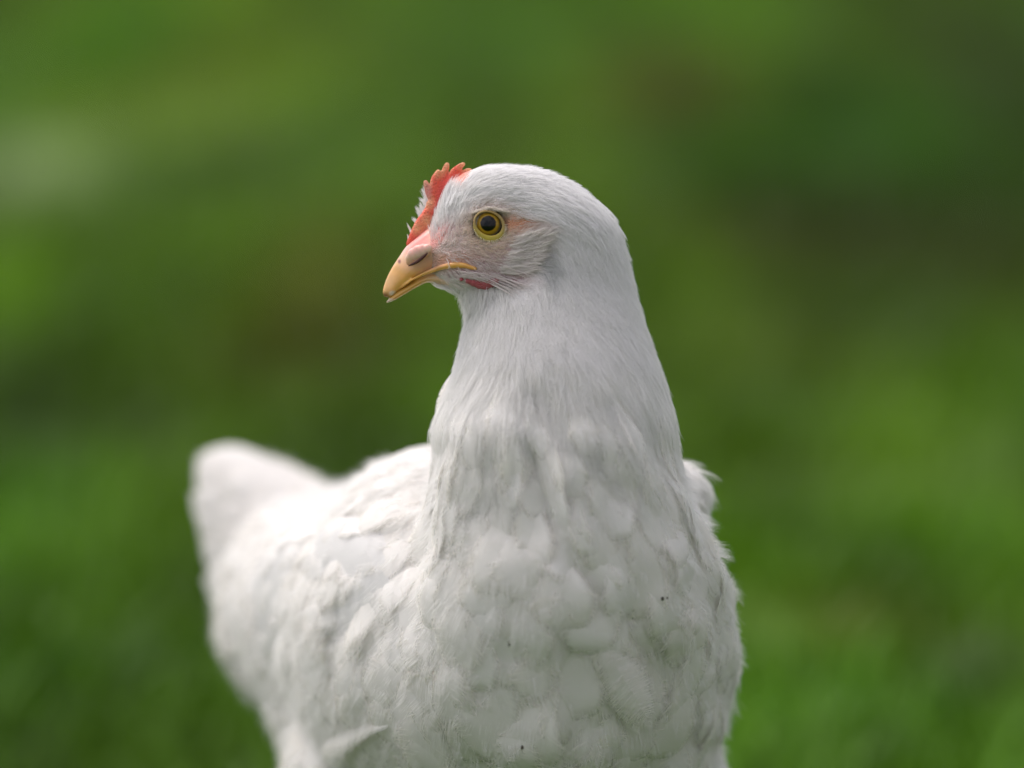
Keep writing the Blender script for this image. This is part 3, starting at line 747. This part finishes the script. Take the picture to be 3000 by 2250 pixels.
# ------------------------------------------------------------------ wattle
for sgn in (-1, 1):
    wt = Parts()
    for x, y, r_ in ((1352, 818, 6), (1372, 823, 9), (1388, 828, 12), (1405, 832, 15), (1422, 834, 16), (1438, 830, 14), (1454, 822, 9)):
        wt.ellipsoid(at(x, y, sgn * (-near_w(x, y) + .0009)), (r_ * PX * 1.1, .0016, r_ * PX), None, 18)
    wm = wt.fuse("wattle", .0004, 5); set_col(wm, 'tint', np.tile((.42, .10, .11), (len(wm.vertices), 1))); link("wattle", wm, M_comb, hen)

# loose wisps lying over wattle, gape, and behind the ear
rows = []
for (x0, y0, x1, y1, b_) in [(1350, 806, 1440, 838, -.05), (1365, 800, 1462, 822, -.04), (1390, 812, 1437, 833, .02), (1340, 800, 1400, 815, -.04), (1430, 820, 1520, 868, -.03), (1450, 815, 1540, 850, -.03),
                             (1470, 810, 1560, 840, -.03), (1400, 812, 1480, 850, -.03), (1360, 818, 1410, 830, -.02), (1330, 826, 1370, 840, .03), (1440, 800, 1500, 825, -.03), (1480, 790, 1550, 815, -.03)]:
    for _ in range(4):
        a, b = random.gauss(0, 7), random.gauss(0, 5); rows.append((x0 + a, y0 + b, x1 + a + random.gauss(0, 6), y1 + b + random.gauss(0, 4), b_))
tuft("cheek_wisps", on(rows), 7, body, 1.3, .00009, (.84, .78, .76))
rows = []
for i in range(60):
    x0 = random.uniform(1372, 1470); y0 = 612 + .006 * (x0 - 1432) ** 2 * .55 + random.uniform(-7, 3); rows.append((x0, y0, x0 + random.uniform(22, 34), y0 + .5 * (x0 - 1432) / 30 * 6 + random.uniform(-4, 4), .05))
tuft("brow_bristles", on(rows, .0006, .0016), 6, body, 2, .00007, (.80, .74, .68))
rows = []
for i in range(520):
    v = random.random(); u = random.random()
    ex_ = 1642 - 48 * v ** 1.3; ey_ = 655 + 135 * v
    x1 = ex_ - u * 95 + random.uniform(-4, 4); y1 = ey_ + random.uniform(-8, 8) + u * 14
    l_ = random.uniform(32, 48)
    dy = -.62 + .75 * v
    rows.append((x1 - l_, y1 - dy * l_ * .9, x1, y1, .06))
tuft("ear_coverts", on(rows, .0005, .0013), 7, body, 5, .00007, (.86, .82, .79))
tuft("mouth_wisps", [(1270 + 14 * i, 829 + 2.2 * i + random.uniform(-2, 2), 1292 + 15 * i, 845 + 3.6 * i, -.004, -.005, .08) for i in range(7)], 26, body, 5, .00010)

# ------------------------------------------------------------------ tail
M7 = len(SV) * 7
def free_feathers(name, specs, parent, barbs=160, rad=.00016, tintc=WHITE, mat=None, card=.9):
    """specs: (root xyz, tip xyz, facing normal, width, pointed, bow)"""
    Vs = []; Qs = []
    for root, tip, nr, W_, ptd, bow in specs:
        root, tip, nr = map(lambda a: np.array(a, float), (root, tip, nr)); d = tip - root; L_ = np.linalg.norm(d); T_ = d / L_
        nr = nr - (nr @ T_) * T_; nr /= np.linalg.norm(nr); S_ = np.cross(nr, T_)
        wpf = width_profile(SV, ptd) * W_ / 2
        def Fp(s, v):
            wv = np.interp(s, SV, wpf); return root + np.multiply.outer(s * L_, T_) + np.multiply.outer(v * wv, S_) + np.multiply.outer(bow * L_ * 4 * s * (1 - s) - .3 * wv * v * v, nr)
        s_ = np.repeat(SV, 7); v_ = np.tile(np.array([-1, -.66, -.33, 0, .33, .66, 1.0]) * card, len(SV)); Vs.append(Fp(s_, v_))
        s0 = RNG.uniform(.05, .97, barbs); sg = np.where(RNG.random(barbs) < .5, -1, 1); rc = RNG.uniform(.9, 1.12, barbs); ds = RNG.uniform(.06, .12, barbs)
        Qs.append(np.stack([Fp(np.minimum(s0 + ds * u, 1.02), sg * rc * u ** .8) + nr * .0003 for u in (0, .33, .66, 1)], 1))
    n = len(specs)
    q = [(r * 7 + c, r * 7 + c + 1, (r + 1) * 7 + c + 1, (r + 1) * 7 + c) for r in range(len(SV) - 1) for c in range(6)]
    Fq = (np.array(q)[None] + (np.arange(n) * M7)[:, None, None]).reshape(-1, 4)
    me = mesh_np(name, np.vstack(Vs), Fq); set_col(me, 'tint', np.tile(tintc, (n * M7, 1)))
    if mat is M_vane: set_edge(me, np.tile(np.minimum((1 - np.abs(v_ / card)) * 1.6, (1 - s_) * 3.0), n))
    o = link(name, me, mat or M_feather, parent)
    Q = np.vstack(Qs); cu = curves_np("barbs", Q, np.tile(np.array([1, 1, .8, .3]) * rad, (len(Q), 1)), np.tile(tintc, (len(Q), 1))); link("barbs", cu, M_down, o)
    return o
specs = []
nside = vdir((-.45, .1, -.85))
EDGE = np.array([(775, 1425), (655, 1348), (598, 1325), (576, 1358), (566, 1440), (580, 1560), (600, 1690), (650, 1840), (720, 1960)], float)
for layer, (dw, ln0) in enumerate(((.012, .98), (0.0, 1.0), (-.008, .84), (-.013, .68), (-.017, .5))):
    m_ = 13
    for i in range(m_):
        t = i / (m_ - 1) * (len(EDGE) - 1)
        ex_, ey_ = catmull(EDGE[:, 0], np.array([t]))[0], catmull(EDGE[:, 1], np.array([t]))[0]; t = i / (m_ - 1)
        rt = (985 - 10 * t, 1610 + 210 * t, .235 + dw * .4)
        tx = rt[0] + (ex_ - rt[0]) * ln0 + random.uniform(-6, 20); ty = rt[1] + (ey_ - rt[1]) * ln0 + random.uniform(-18, 18); tw = .235 + (.30 - .05 * t - .235) * ln0 + dw
        specs.append((at(*rt), at(tx, ty, tw), nside, .042, .05, .03))
free_feathers("tail", specs, hen)
# loose single feathers seen on breast and shoulder
def lw(x, y, l): return at(x, y, near_w(x, y) - l)
for f_ in [
    (lw(1755, 1870, .0015), lw(1905, 2125, .011), vdir((.15, .1, -1)), .024, .3, .04),
    (lw(1735, 1900, .0015), lw(1870, 2145, .009), vdir((-.1, .1, -1)), .014, .5, .03),
    (lw(1140, 2110, .0005), lw(940, 2185, .006), vdir((-.3, .6, -1)), .022, .3, .05),
    (lw(1080, 2140, .0005), lw(945, 2215, .006), vdir((-.3, .4, -1)), .018, .3, .05),
    (at(1338, 1085, .008), at(1285, 1275, .014), vdir((-1, .2, -.6)), .012, .4, .12)]:
    free_feathers("loose_feather", [f_], body, 260, .00008, card=1.0, mat=M_vane)
for (x_, y_, r_) in ((1347, 851, .00075), (1343, 855, .0004), (1941, 1754, .0007), (1955, 1752, .0004), (1492, 1889, .0005), (1490, 1880, .0003), (1530, 2190, .0007)):
    dp = Parts(); dp.ellipsoid(at(x_, y_, near_w(x_, y_) - .0042 - (.0025 if y_ > 1000 else -.0022)), (r_, r_, r_ * 1.3), None, 10)
    dm_ = dp.plain("dirt_speck"); set_col(dm_, 'tint', np.tile((.05, .045, .03), (len(dm_.vertices), 1))); link("dirt_speck", dm_, M_lid, body)

# ------------------------------------------------------------------ legs and feet (below the frame, standing on the ground)
m_leg, nt, b = new_mat("leg_scales"); b.inputs['Base Color'].default_value = (.55, .36, .07, 1); b.inputs['Roughness'].default_value = .55
vo = nt.nodes.new('ShaderNodeTexVoronoi'); vo.inputs['Scale'].default_value = 260; bu = nt.nodes.new('ShaderNodeBump'); bu.inputs['Strength'].default_value = .5; bu.inputs['Distance'].default_value = .001
tc = nt.nodes.new('ShaderNodeTexCoord'); nt.links.new(tc.outputs['Object'], vo.inputs['Vector']); nt.links.new(vo.outputs['Distance'], bu.inputs['Height']); nt.links.new(bu.outputs[0], b.inputs['Normal'])
for sd in (-1, 1):
    lp = Parts(); base = P_body(-.035, .048 * sd, 0); top = P_body(-.045, .047 * sd, -.105)
    hock = Vector(top) + Vector((0, 0, -.02)) - FWD * .012; foot = Vector((hock.x, hock.y, .010)) + FWD * .018
    kn = [Vector(top) + FWD * .01, hock, hock.lerp(foot, .2), hock.lerp(foot, .6), foot]
    lp.tube([tuple(p) for p in kn], [.013, .0085, .0058, .0052, .0062], 16)
    for a_, l_ in ((-32, .048), (0, .060), (32, .048), (175, .026)):
        d = Matrix.Rotation(R(a_), 3, 'Z') @ FWD
        p = [foot, foot + d * l_ * .35 + Vector((0, 0, .001)), foot + d * l_ * .7 + Vector((0, 0, -.003)), foot + d * l_ + Vector((0, 0, -.004)), foot + d * (l_ + .012) + Vector((0, 0, -.009))]
        pr = [Vector(v) for v in p]
        for i in range(4):
            for t in np.linspace(0, 1, 7):
                c_ = pr[i].lerp(pr[i + 1], t); r_ = np.interp(i + t, [0, 1, 2, 3, 4], [.006, .0055, .005, .0035, .0010]); lp.ellipsoid(c_, (r_, r_, r_), None, 12)
    lm = lp.fuse("leg", .0011, 5); link("leg", lm, m_leg, hen)

# ------------------------------------------------------------------ ground and grass
def ground_at(px, py):
    """photo position -> where that line of sight meets the lawn"""
    d = at(px, py, 0) - np.array(CAM); t = -CAM.z / d[..., 2]
    return np.array(CAM) + d * t[..., None]
# colour patches of the lawn: dappled sun and shade painted in, with dry and bare places (centre px, radii px, sRGB)
G = lambda *c: np.array(lin(c))
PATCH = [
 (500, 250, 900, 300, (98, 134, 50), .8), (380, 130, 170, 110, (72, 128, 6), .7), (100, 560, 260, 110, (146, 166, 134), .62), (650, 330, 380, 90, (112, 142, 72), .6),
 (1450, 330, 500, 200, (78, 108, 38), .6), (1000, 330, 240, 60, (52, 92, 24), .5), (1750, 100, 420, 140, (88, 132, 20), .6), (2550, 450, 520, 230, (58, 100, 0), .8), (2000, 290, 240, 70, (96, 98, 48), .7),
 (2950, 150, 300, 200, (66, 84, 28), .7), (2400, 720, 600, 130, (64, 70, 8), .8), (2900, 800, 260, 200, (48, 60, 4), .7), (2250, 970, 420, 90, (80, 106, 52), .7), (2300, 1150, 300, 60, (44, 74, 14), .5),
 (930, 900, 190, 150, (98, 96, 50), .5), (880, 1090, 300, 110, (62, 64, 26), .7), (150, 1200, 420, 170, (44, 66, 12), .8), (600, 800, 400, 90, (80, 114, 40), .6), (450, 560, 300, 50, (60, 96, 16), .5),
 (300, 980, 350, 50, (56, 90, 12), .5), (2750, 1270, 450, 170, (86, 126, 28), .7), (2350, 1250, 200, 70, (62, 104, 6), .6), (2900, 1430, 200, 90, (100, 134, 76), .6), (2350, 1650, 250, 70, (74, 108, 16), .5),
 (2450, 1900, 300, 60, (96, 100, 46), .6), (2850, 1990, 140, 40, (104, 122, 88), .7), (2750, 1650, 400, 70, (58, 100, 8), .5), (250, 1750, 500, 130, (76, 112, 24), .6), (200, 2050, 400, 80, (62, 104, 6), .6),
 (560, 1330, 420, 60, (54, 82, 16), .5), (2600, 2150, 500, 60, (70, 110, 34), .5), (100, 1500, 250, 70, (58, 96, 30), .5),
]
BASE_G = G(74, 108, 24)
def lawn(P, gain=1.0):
    """lawn colour at world xy, with dapple and a near-lawn lift painted in"""
    out = np.tile(BASE_G, (len(P), 1))
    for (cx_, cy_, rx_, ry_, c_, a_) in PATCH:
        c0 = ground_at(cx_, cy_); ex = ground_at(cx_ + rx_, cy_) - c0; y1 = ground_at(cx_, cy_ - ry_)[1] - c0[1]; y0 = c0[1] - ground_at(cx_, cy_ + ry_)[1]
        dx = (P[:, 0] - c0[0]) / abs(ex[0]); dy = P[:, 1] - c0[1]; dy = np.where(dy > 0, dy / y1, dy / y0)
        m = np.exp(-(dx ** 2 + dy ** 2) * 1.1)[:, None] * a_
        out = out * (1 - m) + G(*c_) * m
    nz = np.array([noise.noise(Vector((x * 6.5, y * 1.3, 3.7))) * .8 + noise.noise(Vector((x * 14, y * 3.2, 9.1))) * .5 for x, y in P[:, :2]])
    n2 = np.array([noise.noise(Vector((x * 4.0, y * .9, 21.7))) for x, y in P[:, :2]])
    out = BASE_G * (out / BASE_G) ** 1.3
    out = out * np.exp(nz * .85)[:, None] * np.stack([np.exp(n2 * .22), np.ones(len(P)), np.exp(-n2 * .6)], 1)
    return np.clip(out * np.array((.90, .90, .46)) * gain * np.interp(P[:, 1], [.4, 3.0], [1.4, 1.0])[:, None], 0, .6)  # lawn near the viewer painted lighter to offset the blades' self-shadow
GN = 130
ys = np.concatenate([[-120, -30, -8, -3], np.linspace(-1.8, 9, GN), [11, 14, 20, 35, 80, 250]]); xs = np.concatenate([[-250, -60, -15, -6], np.linspace(-3.2, 3.2, GN), [6, 15, 60, 250]])
X, Y = np.meshgrid(xs, ys)
def gz(x, y):
    m = np.exp(-((x / 3) ** 2)) * np.clip((y - .6) / 1.5, 0, 1) * np.clip((9 - y) / 2, 0, 1)
    return m * .03 * (np.sin(x * 3.1 + 1.3 * np.sin(y * 1.7)) * np.sin(y * 2.3 + x) )
Z = gz(X, Y)
Vg = np.stack([X, Y, Z], -1).reshape(-1, 3); nx = len(xs)
I = np.arange(len(Vg)).reshape(len(ys), nx); Fg = np.stack([I[:-1, :-1], I[:-1, 1:], I[1:, 1:], I[1:, :-1]], -1).reshape(-1, 4)
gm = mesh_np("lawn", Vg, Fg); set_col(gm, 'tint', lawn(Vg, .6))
m_g, nt, b = new_mat("lawn_soil"); b.inputs['Roughness'].default_value = .95; b.inputs['Specular IOR Level'].default_value = .05
a = nt.nodes.new('ShaderNodeAttribute'); a.attribute_name = 'tint'; tc = nt.nodes.new('ShaderNodeTexCoord'); no = nt.nodes.new('ShaderNodeTexNoise'); no.inputs['Scale'].default_value = 14; no.inputs['Detail'].default_value = 6
mr = nt.nodes.new('ShaderNodeMapRange'); mr.inputs[1].default_value = .3; mr.inputs[2].default_value = .7; mr.inputs[3].default_value = .75; mr.inputs[4].default_value = 1.2
vm = nt.nodes.new('ShaderNodeVectorMath'); vm.operation = 'SCALE'
nt.links.new(tc.outputs['Object'], no.inputs['Vector']); nt.links.new(no.outputs['Fac'], mr.inputs[0]); nt.links.new(a.outputs['Color'], vm.inputs[0]); nt.links.new(mr.outputs[0], vm.inputs['Scale']); nt.links.new(vm.outputs[0], b.inputs['Base Color'])
link("ground", gm, m_g, kind="structure")

NB = 210000
yy = -1.2 + 9.5 * RNG.random(NB) ** 1.25; half = 1.5 + .17 * (yy + 1.75)
xx = (RNG.random(NB) * 2 - 1) * half
cl = np.array([noise.noise(Vector((x * 5, y * 5, 0))) for x, y in zip(xx, yy)])
hh = (.030 + .022 * RNG.random(NB)) * (1 + .5 * cl); az = RNG.random(NB) * 2 * math.pi; lean = RNG.uniform(.1, .9, NB); bw_ = RNG.uniform(.0016, .0032, NB)
zz = gz(xx, yy) - .003
dirx, diry = np.cos(az), np.sin(az); sx_, sy_ = -diry, dirx
def bp_(t, side): 
    lx = lean * hh * t ** 2; return np.stack([xx + dirx * lx + sx_ * bw_ * side, yy + diry * lx + sy_ * bw_ * side, zz + hh * t * (1 - .25 * lean * t)], 1)
Vb = np.stack([bp_(0, -1), bp_(0, 1), bp_(.55, .8), bp_(.55, -.8), bp_(1, .08), bp_(1, -.08)], 1)
Fb = (np.array([(0, 1, 2, 3), (3, 2, 4, 5)])[None] + (np.arange(NB) * 6)[:, None, None]).reshape(-1, 4)
gme = mesh_np("grass", Vb.reshape(-1, 3), Fb)
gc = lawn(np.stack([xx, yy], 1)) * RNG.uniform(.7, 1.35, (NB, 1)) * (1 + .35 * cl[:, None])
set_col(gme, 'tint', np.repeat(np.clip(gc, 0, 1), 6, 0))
m_gr = feather_mat("grass_blade", (.1, .2, .02), .3, 'tint'); m_gr.node_tree.nodes['Principled BSDF'].inputs['Roughness'].default_value = .5
link("grass", gme, m_gr, kind="stuff")
